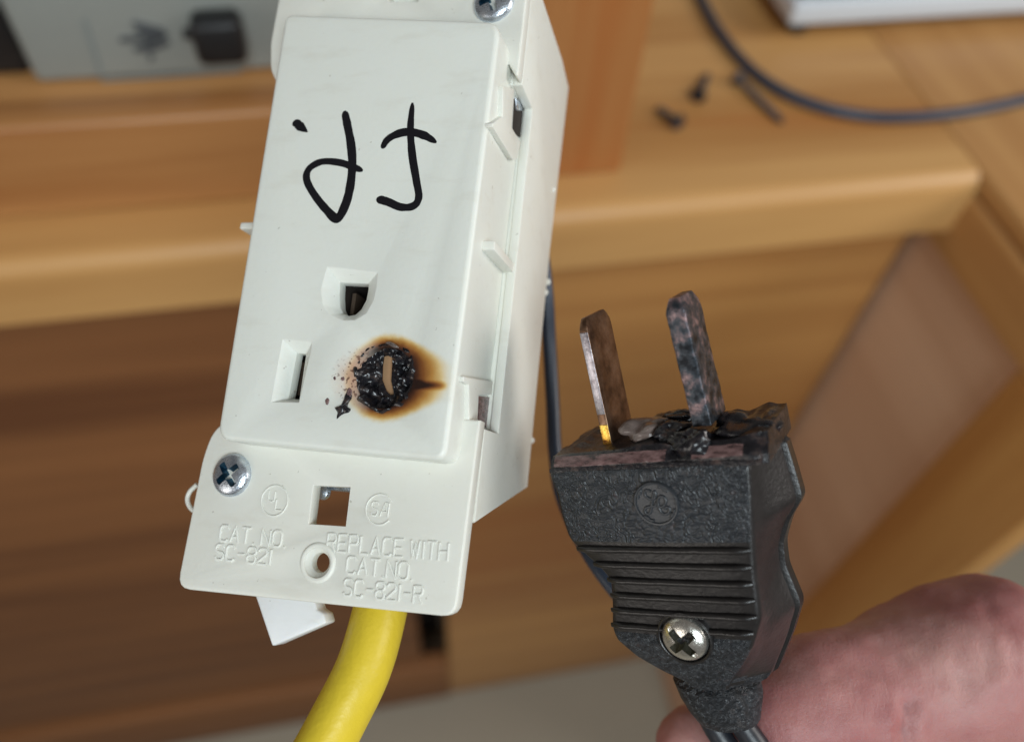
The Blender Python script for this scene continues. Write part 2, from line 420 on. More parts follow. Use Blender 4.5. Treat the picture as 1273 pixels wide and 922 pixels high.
# ------------------------------------------------------------------ wooden cabinet
CX = 341.8
cab = empty('wooden_cabinet', Matrix.Translation((0.08, .33, 0)), 'honey coloured wooden cabinet with rounded ledge, post and recessed panels', 'cabinet')
IC = Matrix.Translation((-0.08, -.33, 0))
def cpart(name, vf, mat, bev=1.5, parent=cab, **k):
    v, f = vf; me = mesh([V(p) - V((80, 330, 0)) for p in v], f); o = link(name, me, mat, parent, **k)
    if bev: soft(o, bev, 3)
    return o
# ledge with rounded front edge: profile in YZ swept along X
def ledge_prof(y0, y1, z0, z1, r):
    p = [(y1, z0), (y0 + 3, z0)]
    p += [(y0, z0 + 3)]
    for k in range(9):
        a = math.pi - k / 8 * math.pi / 2; p.append((y0 + r + r * math.cos(a), z1 - r + r * math.sin(a)))
    p += [(y1, z1)]
    return p
pr = ledge_prof(300, 640, ZL - 43, ZL, 11)
cpart('shelf_ledge', rings([[(x, y, z) for y, z in pr] for x in (-900, -400, 0, 200, CX + 1)]), 'ledge', 0)
# the return of the counter on the right, coming towards the viewer
cpart('counter_return', rings([[(CX + 2 + y - 300, x, z) for y, z in ledge_prof(300, 640, ZL - 14, ZL, 4)] for x in (120, 200, 640)]), 'railY', 0)
# face frame: rail at left and post
zr = at(0, 160, Y=332).z; zt = (at(0, 115, Y=350).z + at(335, 85, Y=350).z) / 2
px1 = at(768, 205, Z=ZL).x; px0 = px1 - 62
cpart('face_rail', box(-900, px0 - .5, 332, 352, ZL + .5, zr), 'rail', 3)
cpart('post', box(px0, px1, 330, 352, ZL + .3, ZL + 320), 'post', 2)
cpart('inner_shelf', box(-900, px0 + 5, 353, 640, zr - 26, zr - 6), 'rail', 1)
cpart('side_divider', box(px0 + 8, px0 + 26, 353, 640, ZL + .4, ZL + 320), 'panel', 1)
# panels below the ledge
xd = at(557, 800, Y=326).x
cpart('recessed_panel', box(xd, CX, 326, 344, 2, ZL - 43.5), 'panel', .8)
xs0 = at(505, 800, Y=326).x
zb = at(552, 826, Y=322).z
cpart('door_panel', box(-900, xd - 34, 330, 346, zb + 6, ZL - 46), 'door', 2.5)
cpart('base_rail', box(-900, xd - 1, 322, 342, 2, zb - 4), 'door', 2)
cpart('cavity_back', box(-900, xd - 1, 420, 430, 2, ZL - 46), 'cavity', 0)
# gable at right: frame and recessed panel, all in the plane X = CX
gp = lambda pts: [at(px, py, X=CX) for px, py in pts]
def gprism(name, yz, x0, x1, mat, bev):
    return cpart(name, rings([[(x, y, z) for y, z in yz] for x in (x0, x1)]), mat, bev)
cpart('gable_top_rail', box(CX, CX + 22, 141, 325.5, ZL - 58, ZL - 14.5), 'railY', 3)
cpart('gable_stile', box(CX, CX + 22, 141, 208, 2, ZL - 58.5), 'stile', 3)
cpart('gable_panel', box(CX + 7, CX + 15, 208.5, 345, 2, ZL - 58.5), 'gable', 0)

# ------------------------------------------------------------------ things on and in the cabinet (background, out of focus)
def cord(name, pts, r, mat, label, cat, sub=8, seg=14):
    c = V(pts[0]); v, f = tube(spline(pts, sub), r, seg)
    o = link(name, mesh([V(p) - c for p in v], f), mat); o.location = c * MM; o['label'] = label; o['category'] = cat; return o
sh = lambda px, py, h=3: at(px, py, Z=ZL + h)
cord('cable', [sh(835, -90), sh(872, 0), sh(905, 55), sh(950, 100), sh(1010, 130), sh(1080, 145), sh(1150, 145), sh(1220, 136), sh(1300, 118), sh(1420, 90)], 3.4, 'bluecord',
     'slate blue cable curving across the shelf beside the loose screws', 'cable')
def loose_screw(p0, p1, label):
    a = sh(*p0, 4.0); b = sh(*p1, 1.2); L = (b - a).length; d = (b - a).normalized()
    e = empty('loose_screw', Matrix.Translation(a * MM) @ d.to_track_quat('Z', 'Y').to_matrix().to_4x4(), label, 'screw', 'loose dark screws on the shelf')
    link('screw_head', mesh(*lathe([(0.6, -.6), (4.6, -.8), (5.0, -.2), (1.6, 2.6), (1.2, 3)], 20)), 'darkscrew', e)
    n = 44; prof = []
    link('threaded_shaft', mesh(*lathe([(1.6 + (.6 if k % 2 else 0), 3 + (L - 6) * k / n) for k in range(n)] + [(.15, L)], 14)), 'darkscrew', e)
loose_screw((843, 152), (815, 134), 'short dark screw lying nearest the post on the shelf')
loose_screw((868, 119), (880, 92), 'short dark screw in the middle of the three loose screws')
loose_screw((918, 98), (974, 154), 'longest dark screw lying against the slate blue cable on the shelf')
# pale grey device at the top right
a = at(985, 20, Z=ZL + 18); b = at(1300, 16, Z=ZL + 18)
dv = empty('grey_device', Matrix.Translation(V((a.x, a.y, ZL)) * MM), 'pale grey flat device with a white front edge at the back of the shelf', 'device')
o = link('case', mesh(*box(0, 300, 0, 150, 10, 26)), 'device', dv); soft(o, 3)
o = link('top_cover', mesh(*box(4, 296, 5, 146, 26.2, 30)), 'devtop', dv); soft(o, 1.5)
for fx in (14, 286):
    for fy in (14, 136): link('foot', mesh(*lathe([(7, 0.3), (7, 9.8)], 16, (fx, fy, 0))), 'black', dv)
# white box behind the rail, with a printed mark and a black adapter plugged in
bz0 = zr - 6
p0 = at(62, 105, Y=372); p1 = at(350, 80, Y=372)
wb = empty('white_box', Matrix.Translation(V((p0.x, 372, bz0)) * MM), 'grey white box standing on the inner shelf behind the outlet', 'box')
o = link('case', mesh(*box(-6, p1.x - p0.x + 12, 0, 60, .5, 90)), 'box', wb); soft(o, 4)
def wloc(px, py, y=372): q = at(px, py, Y=y); return q.x - p0.x, q.z - bz0
fr = [wloc(*q) for q in ((105, 25), (128, 100), (300, 88), (285, 10))]
v = []
for q0, q1 in ((0, 1), (1, 2)):
    v.append(tube([(fr[q0][0], -.2, fr[q0][1]), (fr[q1][0], -.2, fr[q1][1])], .7, 8))
link('panel_groove', mesh(*join(v)), 'seam', wb)
mk = [[(165, 28), (205, 42), (150, 50)], [(170, 38), (205, 42), (168, 62)], [(168, 62), (190, 60), (210, 52)], [(183, 68), (190, 70), (186, 76)]]
v = []
for s_ in mk:
    q = [wloc(*k) for k in s_]; v.append(tube(spline([(x, -.15, z) for x, z in q], 5), 1.3 if s_ is not mk[3] else .7, 8))
link('printed_mark', mesh(*join(v)), 'mark', wb)
q0 = wloc(245, 80, 360); q1 = wloc(300, 22, 360)
ad = empty('power_adapter', Matrix.Translation(V((p0.x + (q0[0] + q1[0]) / 2, 371.8, bz0 + (q0[1] + q1[1]) / 2)) * MM), 'black power adapter plugged into the grey white box', 'adapter')
hw = (q1[0] - q0[0]) / 2 - 1; hh = (q1[1] - q0[1]) / 2
o = link('adapter_body', mesh(*box(-hw, hw, -16, -.4, -hh, hh)), 'black', ad); soft(o, 4)
o = link('strain_relief', mesh(*tube([(-hw + 1, -8, 2), (-hw - 4, -8, 2.6)], [3, 2.2], 12)), 'black', ad)
# dark things at far left behind the rail
t = empty('black_case', Matrix.Translation(V((at(20, 60, Y=380).x, 380, bz0)) * MM), 'black case with a pale clip at the far left behind the wooden rail', 'case')
cw_ = p0.x - 7.5 - at(20, 60, Y=380).x
o = link('case_body', mesh(*box(-60, cw_, 0, 50, .5, 62)), 'black', t); soft(o, 5)
o = link('pale_clip', mesh(*tube([(cw_ - 4, -2, 36), (cw_ - 2, -3, 44), (cw_ - 3, -2, 52)], [2.5, 3.5, 2], 10)), 'seam', t)
# cord hanging behind the outlet, in front of the recessed panel
ck = [at(672, 300, d=150), at(679, 360, d=150), at(683, 430, d=152), at(687, 500, d=152), at(690, 560, d=150), at(700, 620, d=148), at(740, 700, d=140), at(820, 800, d=136), at(880, 870, d=132)]
cord('thin_cord', ck, 1.35, 'bluecord', 'thin dark cord hanging between the outlet and the plug', 'cord')

# ------------------------------------------------------------------ the scorched outlet
out = empty('electrical_outlet', FO.mat, 'cream wall outlet with a burnt slot and black marker scribble on its face', 'outlet')
ZS = -5.0; ZB = -13.5; ZK = -31.0
L = FO.loc
def xy(pts, z): return [V(L(px, py, z=z)[:2]) for px, py in pts]
face_c = xy([(268, 546), (553, 573), (622, 26), (354, 17)], 0)
face_o = rounded(face_c, [2.4, 1.8, 2.6, 1.6], 6)
# raised face, hollow behind
vf = prism(face_o, ZB - .6, 0, .75, 5)
face = link('face', mesh(*vf), 'face', out)
z2 = lambda x, y: (200 + x / 2.446, 320 + y / 2.446)
def cone_cut(o_px, i_px, zi=-1.5, deep=-6.5, r=.0, seg=1):
    a = xy([z2(*p) for p in o_px], 0); b = xy([z2(*p) for p in i_px], zi)
    ext = [p + (p - q) * (.3 / abs(zi)) for p, q in zip(a, b)]
    return rings([[(p.x, p.y, .3) for p in ext], [(p.x, p.y, zi) for p in b], [(p.x, p.y, deep) for p in b]])
g_out = [(505, 28), (660, 45), (656, 90), (647, 130), (625, 170), (592, 190), (555, 192), (515, 175), (492, 145), (487, 100)]
g_in = [(545, 76), (632, 80), (631, 100), (625, 130), (610, 158), (592, 174), (572, 178), (554, 170), (545, 152), (543, 115)]
s_out = [(370, 248), (460, 257), (420, 441), (335, 440)]
s_in = [(414, 290), (442, 293), (424, 431), (388, 430)]
bc = V((6.35, .25))   # centre of the burnt socket
bc = V(L(478, 469, z=0)[:2])
hollow = prism(inset(face_c, 1.6), ZB - 3, -3.2)
notch = box(bc.x + 8.0, 30, -7.0, -.5, ZB - 3, -7.5)
cut(face, [hollow, cone_cut(g_out, g_in), cone_cut(s_out, s_in), rings([[(p.x, p.y, z) for p in circle(bc.x, bc.y, 4.25, 48)] for z in (.5, -6)])], .12, 2)
def chamber(name, cx, cy, hx, hy):
    t_ = .8; z0, z1 = -12, -3.25
    ps = [box(cx - hx, cx - hx + t_, cy - hy, cy + hy, z0, z1), box(cx + hx - t_, cx + hx, cy - hy, cy + hy, z0, z1),
          box(cx - hx + t_, cx + hx - t_, cy - hy, cy - hy + t_, z0, z1), box(cx - hx + t_, cx + hx - t_, cy + hy - t_, cy + hy, z0, z1),
          box(cx - hx + t_, cx + hx - t_, cy - hy + t_, cy + hy - t_, z0, z0 + .8)]
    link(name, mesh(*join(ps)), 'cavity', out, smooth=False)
gc = xy([z2(588, 125)], -1.5)[0]; sc_ = xy([z2(416, 360)], -1.5)[0]
chamber('contact_chamber', gc.x, gc.y, 3.6, 3.6); chamber('contact_chamber', sc_.x, sc_.y, 2.4, 4.6)
v1 = box(gc.x - 1.9, gc.x - 1.3, gc.y - 1.6, gc.y + 1.6, -9, -4.2); link('contact', mesh(*v1), 'copper', out)
v1 = box(sc_.x - .9, sc_.x - .5, sc_.y - 2.4, sc_.y + 2.4, -9, -3.6); link('contact', mesh(*v1), 'copper', out)

# lower mounting plate
z3 = lambda x, y: (200 + x / 2.882, 540 + y / 2.882)
sp = xy([(219, 731), (566, 767), (584, 640)], ZS)
xr = sp[2].x; xl = sp[0].x
pl = [V((xl, sp[0].y)), V((sp[1].x, sp[1].y)), V((xr, -4.0)), V((-18.2, -4.0)), V((-20.4, -5.6)), V((-23.2, -8.2)), V((-24.1, -12))]
pl_o = rounded(pl, [2.2, 2.0, 0, 0, 1.5, 1.5, 2], 4)
plate = link('lower_plate', mesh(*prism(pl_o, ZS - 2.2, ZS, .35, 3, .2)), 'cream', out)
sq = xy([(389.5, 603), (435.5, 605), (429.5, 654), (383.5, 651)], ZS)
bo = V(L(395, 699, z=ZS)[:2])
cut(plate, [rings([[(p.x, p.y, z) for p in sq] for z in (ZS - 5, ZS + 1)]),
            lathe([(1.35, ZS - 4), (1.35, ZS - .8), (2.15, ZS + .1), (2.15, ZS + 2)], 40, (bo.x, bo.y, 0))], .1, 2)
# raised collar round the small hole
prof = [(2.0, 0), (2.1, .25), (2.35, .33), (2.6, .25), (2.8, -.02)]
vv, ff = rings([[(bo.x + r * math.cos(2 * math.pi * i / 48), bo.y + r * math.sin(2 * math.pi * i / 48), ZS + z) for i in range(48)] for r, z in prof], False, False)
link('hole_collar', mesh(vv, ff), 'letter', out)
# bright metal bracket behind the square hole
o = link('bracket', mesh(*box(-6, 3, sq[0].y - .3, sq[0].y + 4, ZS - 6.5, ZS - 5.4)), 'steel', out); soft(o, .3)
q = L(405, 612, z=ZS - 5)
link('bracket_bead', mesh(*lathe([(.2, .8), (.9, .5), (1.1, 0), (.9, -.5), (.2, -.8)], 20, (q.x - .3, q.y, q.z))), 'steel', out)

# upper mounting plate
tl = L(338, 60, z=ZS)
up = [V((17.0, 49.5)), V((xr, 46.5)), V((xr, 74)), V((xl - .2, 74)), V((xl - .4, tl.y + 1)), V((xl + .5, tl.y - 4)), V((xl + 2.2, tl.y - 6.5)), V((-17.0, tl.y - 8))]
up_o = rounded(up, [0, 1.5, 2, 2, 1.2, 1.6, 1.2, 0], 4)
uplate = link('upper_plate', mesh(*prism(up_o, ZS - 2.2, ZS, .35, 3, .2)), 'cream', out)
hs = xy([(482, -14), (522, -14), (520, 3.0), (483, 2.5)], ZS)
o = link('slot_backing', mesh(*box(-14, 12, 57, 73, ZS - 3.6, ZS - 3)), 'cavity', out)  # dark plate that paints the slot's inner shade
cut(uplate, [rings([[(p.x, p.y, z) for p in hs] for z in (ZS - 5, ZS + 1)])], .1, 2)
# brown dust packed against the top of the face
dp = xy([(360, 14), (420, 12), (500, 14), (590, 22), (600, 26), (500, 22), (420, 20), (362, 19)], ZS)
dv_, df_ = [], []
rows = 6; cols = 70
for i in range(cols + 1):
    for j in range(rows + 1):
        u = i / cols; x = -17 + 31.5 * u; yb = 57.2 - 4.2 * u
        ww = (1.3 + .8 * noise.noise(V((u * 9, 0, 3)))) * min(1, u * 10, (1 - u) * 10)
        y = yb + ww * j / rows + .5
        h = (.18 * (1 - j / rows) + .05 * noise.noise(V((x * 2, y * 2, 0)))) - (.08 if j == rows else 0)
        dv_.append((x, y, ZS + .03 + h))
for i in range(cols):
    for j in range(rows):
        k = i * (rows + 1) + j; df_.append((k, k + rows + 1, k + rows + 2, k + 1))
link('dust_line', mesh(dv_, df_), 'dirty', out)

# rear housing: box open at the back, behind and wider than the face
def wall_poly(name, yz, x0, x1, mat='cream', bev=.25):
    o = link(name, mesh(*rings([[(x, y, z) for y, z in yz] for x in (x0, x1)])), mat, out, smooth=False); soft(o, bev, 2); return o
yb0 = -17.6; CHY = [(yb0, ZS - 2.1), (-17.4, ZS - 2.3), (-5.4, ZS - 2.3), (-4.9, ZS - 2.3), (-4.7, ZB), (46.6, ZB), (47.0, ZS - 2.3), (66, ZS - 2.3), (63.8, -27), (61.9, -33.0), (30, -31.0), (-10.9, -31.2)]
cheek = wall_poly('side_wall', CHY, xr - 1.4, xr)
CHL = [(a, b) for a, b in CHY if a > -6]; CHL = [(-6, ZB)] + [(-4.7, ZB), (46.6, ZB), (47.0, ZS - 2.3), (66, ZS - 2.3), (61.9, -33.0), (30, -31.0), (-10.9, -31.2)]
wall_poly('side_wall', CHL, -20.6, -19.2)
# front shoulder (floor of the groove beside the face), top wall and bottom slope
o = link('shoulder', mesh(*box(15.6, xr - 1.2, -4.6, 46.7, ZB - 1.5, ZB - .3)), 'cream', out); soft(o, .2)
o = link('shoulder', mesh(*box(-19.4, -15.6, -6, 46.7, ZB - 1.5, ZB - .3)), 'cream', out); soft(o, .2)
wall_poly('bottom_wall', [(-6, ZB), (-4.6, ZB), (-8.6, -31), (-10.0, -31)], -19.2, xr - 1.4)
wall_poly('top_wall', [(64.5, ZS - 2.3), (63, ZS - 2.3), (60.4, -32.5), (61.8, -32.5)], -19.2, xr - 1.4)
# back cover with the knock-out opening the daylight comes through
bk = link('back_cover', mesh(*box(-19.2, xr - 1.4, -9.8, 60.8, -32.2, -30.9)), 'cream', out, smooth=False)
cut(bk, [box(-16, 2, 1, 16, -35, -28)], .2, 2)
# closing web between the face and housing at top and bottom corner of the groove
wall_poly('corner_web', [(-7.6, ZS - 2.3), (-5.3, ZS - 2.3), (-4.75, ZB - .5), (-6, ZB - .5)], 16.0, xr - 1.42)
wall_poly('corner_web', [(46.75, ZB - .5), (47.05, ZS - 2.3), (50, ZS - 2.3), (50, ZB - .5)], 14.6, xr - 1.42)

# details in the groove on the right: lugs, ribs, clip slots
XF = 16.15
def gx(px, py, x): return L(px, py, x=x)
z4 = lambda x, y: (540 + x / 3.072, 80 + y / 3.072)
z5 = lambda x, y: (540 + x / 3.072, 380 + y / 3.072)
def slab(name, px_pts, xface, th, mat='cream', bev=.12):
    """a piece whose outer face lies in the plane x = xface"""
    P = [gx(px, py, xface) for px, py in px_pts]
    o = link(name, mesh(*rings([[(xface - th, p.y, p.z) for p in P], [(xface, p.y, p.z) for p in P]])), mat, out, smooth=False)
    soft(o, bev, 2); return o
# upper lug (vertical tab + diagonal arm)
slab('upper_lug', [z4(262, 82), z4(305, 95), z4(296, 240), z4(330, 300), z4(318, 362), z4(300, 365), z4(224, 240), z4(224, 225), z4(262, 200)], 17.75, 1.2)
slab('clip_opening', [z4(308, 130), z4(340, 130), z4(334, 285), z4(302, 255)], 17.2, .3, 'cavity', .02)  # flat dark slab standing in for the shade inside the slot
slab('metal_clip', [z4(312, 128), z4(336, 150), z4(336, 178), z4(316, 176)], 17.4, .3, 'steel', .05)
# middle rib: a slanted fin standing out from the face wall
q = gx(596, 299, 16.2); q2 = gx(596, 312, 16.2)
o = link('middle_rib', mesh(*box(15.8, 18.5, q2.y, q.y, ZB - .5, -4.0)), 'cream', out, smooth=False); soft(o, .12, 2)
# lower lug with the small opening
slab('lower_lug', [z5(112, 270), z5(224, 288), z5(220, 340), z5(170, 340), z5(165, 455), z5(134, 452), z5(132, 300), z5(112, 290)], 17.2, .9)
slab('clip_opening', [z5(172, 345), z5(217, 350), z5(210, 468), z5(165, 455)], 16.75, .3, 'brownmelt_sheen', .02)
# small nibs along the back edge of the side wall
for px, py in ((690, 238), (684, 352), (681, 365), (664, 548)):
    q = gx(px, py, xr); o = link('edge_nib', mesh(*lathe([(.1, .5), (.45, .3), (.6, 0), (.45, -.4), (.1, -.6)], 14, (xr - .35, q.y, q.z + .7))), 'cream', out)
# nibs on the left: a small white tip and a wire loop end
q = L(303, 283, z=-6)
o = link('edge_rib', mesh(*box(q.x, -16.0, q.y - .6, q.y + .5, -9, -5)), 'cream', out); soft(o, .2)
lp = [L(245, 602, z=-9), L(236, 611, z=-9), L(233, 621, z=-9), L(237, 631, z=-9), L(245, 637, z=-9)]
link('wire_loop', mesh(*tube(spline(lp, 6), .36, 12)), 'cream', out)
# white nylon tab hanging under the lower plate
tb = [L(px, py, z=-11) for px, py in ((312, 725), (338, 803), (405, 774), (402, 762), (393, 757), (388, 730), (350, 700))]
o = link('nylon_tab', mesh(*prism([V(p[:2]) for p in tb], -14.0, -11, 0)), 'white', out, smooth=False); soft(o, .3, 2)

# screws of the outlet
def pan_screw(name, parent, c, r, h, rot, mats, slotted=False, tilt=(0, 0)):
    pf = [(.05, h)] if False else []
    n = 9
    for k in range(n + 1):
        a = (1 - k / n) * math.pi / 2 * .98; pf.append((r * .96 * math.sin(a) ** .9 + .001, h * (.25 + .75 * math.cos(a))))
    prof = [(r * .9, -.4), (r, -.3), (r, h * .12)] + pf[:-1] + [(.05, h)]
    head = link(name, mesh(*lathe(prof, 56)), mats[0], parent)
    head.location = V(c) * MM; head.rotation_euler = (tilt[0], tilt[1], rot)
    bpy.context.view_layer.update()
    cw = r * (.185 if slotted else .165); cl = r * .62
    cross = []
    for q_ in range(4):
        ca, sa = math.cos(q_ * math.pi / 2), math.sin(q_ * math.pi / 2)
        for x, y in ((cw, -cw), (cl, -cw * .95), (cl * 1.04, 0), (cl, cw * .95)): cross.append((x * ca - y * sa, x * sa + y * ca))
    arms = [rings([[(x * k, y * k2, z) for x, y in cross] for k, k2, z in ((1.06, 1.06, h * 1.4), (.98, .98, h * .62), (.60, .60, -h * .1))])]
    if slotted: arms.append(box(-r * 1.2, r * 1.2, -r * .10, r * .10, h * .70, h * 2))
    head.data.materials.append(M[mats[1]])
    # cutters carry the recess colour
    cs = []
    for i, (v, f) in enumerate(arms):
        me = mesh(v, f); me.materials.append(M[mats[1]] if not (slotted and i == 1) else M[mats[0]])
        c_ = bpy.data.objects.new('cutter', me); COL.objects.link(c_); c_.matrix_world = head.matrix_basis if not parent else parent.matrix_world @ head.matrix_basis; cs.append(c_)
        md = head.modifiers.new('b', 'BOOLEAN'); md.operation = 'DIFFERENCE'; md.solver = 'EXACT'; md.object = c_; md.material_mode = 'TRANSFER'
    bpy.context.view_layer.update()
    evald(head)
    for c_ in cs: bpy.data.objects.remove(c_)
    for p in head.data.polygons: p.use_smooth = True
    head.data.set_sharp_from_angle(angle=math.radians(32))
    return head
p = L(287, 590, z=ZS + .4); pan_screw('screw', out, (p.x, p.y, ZS + .05), 3.15, 1.35, .72, ('steel', 'blue'), tilt=(0, 0))
p = L(613, 3, z=ZS + .4); pan_screw('screw', out, (p.x, p.y, ZS + .05), 3.2, 1.35, .3, ('steel', 'blue'))

# burnt socket: crust with an irregular opening, right through
z6 = lambda x, y: (400 + x / 6.365, 400 + y / 6.365)
so = [z6(*p) for p in ((492, 275), (525, 268), (560, 285), (556, 370), (550, 470), (572, 575), (545, 580), (515, 550), (480, 460), (484, 360))]
zc = -1.9
so2 = [V(L(px, py, z=zc)[:2]) for px, py in so]
# resample the opening by angle about its centre
cc = sum(so2, V((0, 0))) / len(so2)
def slot_r(a):
    d = V((math.cos(a), math.sin(a))); best = .5
    for i in range(len(so2)):
        p, q = so2[i] - cc, so2[(i + 1) % len(so2)] - cc; e = q - p; den = d.x * e.y - d.y * e.x
        if abs(den) < 1e-9: continue
        t_ = (p.x * e.y - p.y * e.x) / den; s_ = (p.x * d.y - p.y * d.x) / den
        if t_ > 0 and -1e-6 <= s_ <= 1.000001: best = t_
    return best
NA, NR = 160, 26; rs = []
def crater_pt(a, t):
    inner = cc + V((math.cos(a), math.sin(a))) * slot_r(a)
    R_ = 4.75 + .55 * noise.noise(V((math.cos(a) * 2.2, math.sin(a) * 2.2, 1.3))) + .15 * noise.noise(V((math.cos(a) * 7, math.sin(a) * 7, 4)))
    outer = bc + V((math.cos(a), math.sin(a))) * R_
    p = inner.lerp(outer, t)
    rim = math.exp(-((t - .86) / .10) ** 2) * .75
    bowl = zc * (1 - t ** 2.6)
    nz = noise.fractal(V((p.x * .62, p.y * .62, 2.0)), 1.0, 2.0, 2) * 1.15 * min(1, t * 3) * min(1, (1 - t) * 5 + .08)
    nz2 = abs(noise.noise(V((p.x * 1.1, p.y * 1.1, 7)))) * .8 * min(1, t * 4) * min(1, (1 - t) * 4)
    return (p.x, p.y, bowl + rim * (.7 + .6 * noise.noise(V((p.x, p.y, 9)))) + nz + nz2 - (.12 if t >= .999 else 0))
for j in range(-3, NR + 1):
    if j < 0: rs.append([(cc.x + math.cos(2 * math.pi * i / NA) * (slot_r(2 * math.pi * i / NA) + .25 * -j), cc.y + math.sin(2 * math.pi * i / NA) * (slot_r(2 * math.pi * i / NA) + .25 * -j), zc + j * .35) for i in range(NA)])
    else: rs.append([crater_pt(2 * math.pi * i / NA, j / NR) for i in range(NA)])
link('burnt_crust', mesh(*rings(rs, False, False)), 'char', out)
link('contact', mesh(*rings([[(cc.x + (p.x - cc.x) * 1.25, cc.y + (p.y - cc.y) * 1.1, z) for p in so2] for z in (zc - 1.1, zc - .55)])), 'tan', out)
# charred flake and specks at lower left of the hole
def blob(name, px_pts, z, h, mat, seed, parent=out, fr=FO):
    P = spline([V((*fr.loc(px, py, z=z)[:2], 0)) for px, py in px_pts + px_pts[:1]], 4)[:-1]
    c = sum(P, V()) / len(P); rr = []
    for t_, hh in ((1, -.02), (.92, .45), (.7, .8), (.35, 1.0), (.05, 1.0)):
        rr.append([(*(c + (p - c) * t_)[:2], z + h * hh * (1 + .5 * noise.noise(V((p.x * 2 + seed, p.y * 2, t_ * 3))) * (1 if hh > 0 else 0))) for p in P])
    return link(name, mesh(*rings(rr, False, True)), mat, parent)
blob('charred_flake', [z6(*p) for p in ((102, 682), (128, 676), (160, 648), (182, 600), (196, 560), (232, 556), (240, 600), (214, 640), (205, 672), (230, 690), (214, 716), (178, 726), (150, 742), (118, 768), (124, 720))], 0, .35, 'char', 1)
blob('melted_fleck', [z6(*p) for p in ((500, 165), (545, 158), (595, 185), (610, 205), (575, 208), (535, 185))], .55, .35, 'pale_melt', 2)
blob('charred_fleck', [z6(*p) for p in ((25, 620), (45, 600), (60, 620), (50, 655), (32, 650))], 0, .1, 'brownmelt_sheen', 3)
blob('charred_fleck', [z6(*p) for p in ((150, 440), (175, 435), (180, 460), (160, 465))], 0, .06, 'brownmelt_sheen', 4)
blob('charred_fleck', [z6(*p) for p in ((90, 440), (105, 430), (112, 455), (98, 460))], 0, .06, 'brownmelt_sheen', 5)
blob('charred_fleck', [z6(*p) for p in ((195, 560), (215, 520), (240, 545), (235, 600), (210, 600))], 0, .25, 'brownmelt_sheen', 6)

# marker scribble: a dot, a looped stroke, a hooked stroke and its cross bar
z1 = lambda x, y: (200 + x / 2.446, y / 2.446)
def ink(pts, wd):
    P = [L(*z1(*p), z=0) for p in pts]; C = spline([V((p.x, p.y, 0)) for p in P], 7); n = len(C)
    ws = []
    for i in range(n):
        u = i / (n - 1) * (len(wd) - 1); k = min(int(u), len(wd) - 2); wv = wd[k] + (wd[k + 1] - wd[k]) * (u - k)
        e = min(i, n - 1 - i); wv *= (.35, .75, .93)[e] if e < 3 else 1.0
        ws.append(wv * 1.25 * (1 + .10 * noise.noise(V((i * .4, wd[0], 0)))))
    link('marker_stroke', mesh(*ridge(C, ws, .012, .025, 4)), 'ink', out)
ink([(400, 380), (412, 376), (425, 386), (446, 402)], [.34, .62, .60, .16])
ink([(558, 338), (568, 385), (578, 440), (582, 500), (575, 570), (560, 625), (536, 664), (505, 640), (465, 590), (443, 545), (452, 512), (490, 492), (540, 494), (580, 506), (614, 520)],
    [.55, .56, .58, .60, .60, .62, .66, .52, .50, .52, .52, .48, .46, .48, .34])
ink([(765, 313), (759, 390), (764, 470), (777, 550), (784, 600), (768, 626), (730, 630), (690, 614), (656, 604)], [.36, .48, .50, .50, .48, .50, .50, .52, .56])
ink([(672, 452), (690, 424), (724, 406), (760, 402), (800, 412), (838, 434)], [.42, .50, .55, .55, .52, .30])

# raised lettering: single-stroke alphabet on a 4 x 6 grid
G = {'C': [[(4, 5), (3.3, 6), (.8, 6), (0, 5), (0, 1), (.8, 0), (3.3, 0), (4, 1)]], 'A': [[(0, 0), (2, 6), (4, 0)], [(.8, 2), (3.2, 2)]],
     'T': [[(0, 6), (4, 6)], [(2, 6), (2, 0)]], '.': [[(.3, 0), (.7, .05)]], 'N': [[(0, 0), (0, 6), (4, 0), (4, 6)]],
     'O': [[(1, 0), (0, 1), (0, 5), (1, 6), (3, 6), (4, 5), (4, 1), (3, 0), (1, 0)]], 'S': [[(4, 5), (3.2, 6), (.8, 6), (0, 5), (0, 4), (.8, 3.2), (3.2, 2.8), (4, 2), (4, 1), (3.2, 0), (.8, 0), (0, 1)]],
     '-': [[(.5, 3), (3.5, 3)]], '8': [[(1, 3.1), (0, 4), (0, 5.2), (.8, 6), (3.2, 6), (4, 5.2), (4, 4), (3, 3.1), (1, 3.1), (0, 2.2), (0, .8), (.8, 0), (3.2, 0), (4, .8), (4, 2.2), (3, 3.1)]],
     '2': [[(0, 5), (.8, 6), (3.2, 6), (4, 5), (4, 4), (0, .8), (0, 0), (4, 0)]], '1': [[(.5, 6), (.5, 0)]], 'R': [[(0, 0), (0, 6), (3.2, 6), (4, 5.2), (4, 3.8), (3.2, 3), (0, 3)], [(2.2, 3), (4, 0)]],
     'E': [[(4, 6), (0, 6), (0, 0), (4, 0)], [(0, 3), (3.4, 3)]], 'P': [[(0, 0), (0, 6), (3.2, 6), (4, 5.2), (4, 3.8), (3.2, 3), (0, 3)]], 'L': [[(0, 6), (0, 0), (4, 0)]],
     'W': [[(0, 6), (1, 0), (2, 5), (3, 0), (4, 6)]], 'I': [[(.5, 6), (.5, 0)]], 'H': [[(0, 0), (0, 6)], [(4, 0), (4, 6)], [(0, 3), (4, 3)]], 'U': [[(0, 6), (0, 1), (.8, 0), (3.2, 0), (4, 1), (4, 6)]], ' ': []}
ADV = {'.': 2.0, '1': 2.2, 'I': 2.2, ' ': 2.2, '-': 5}
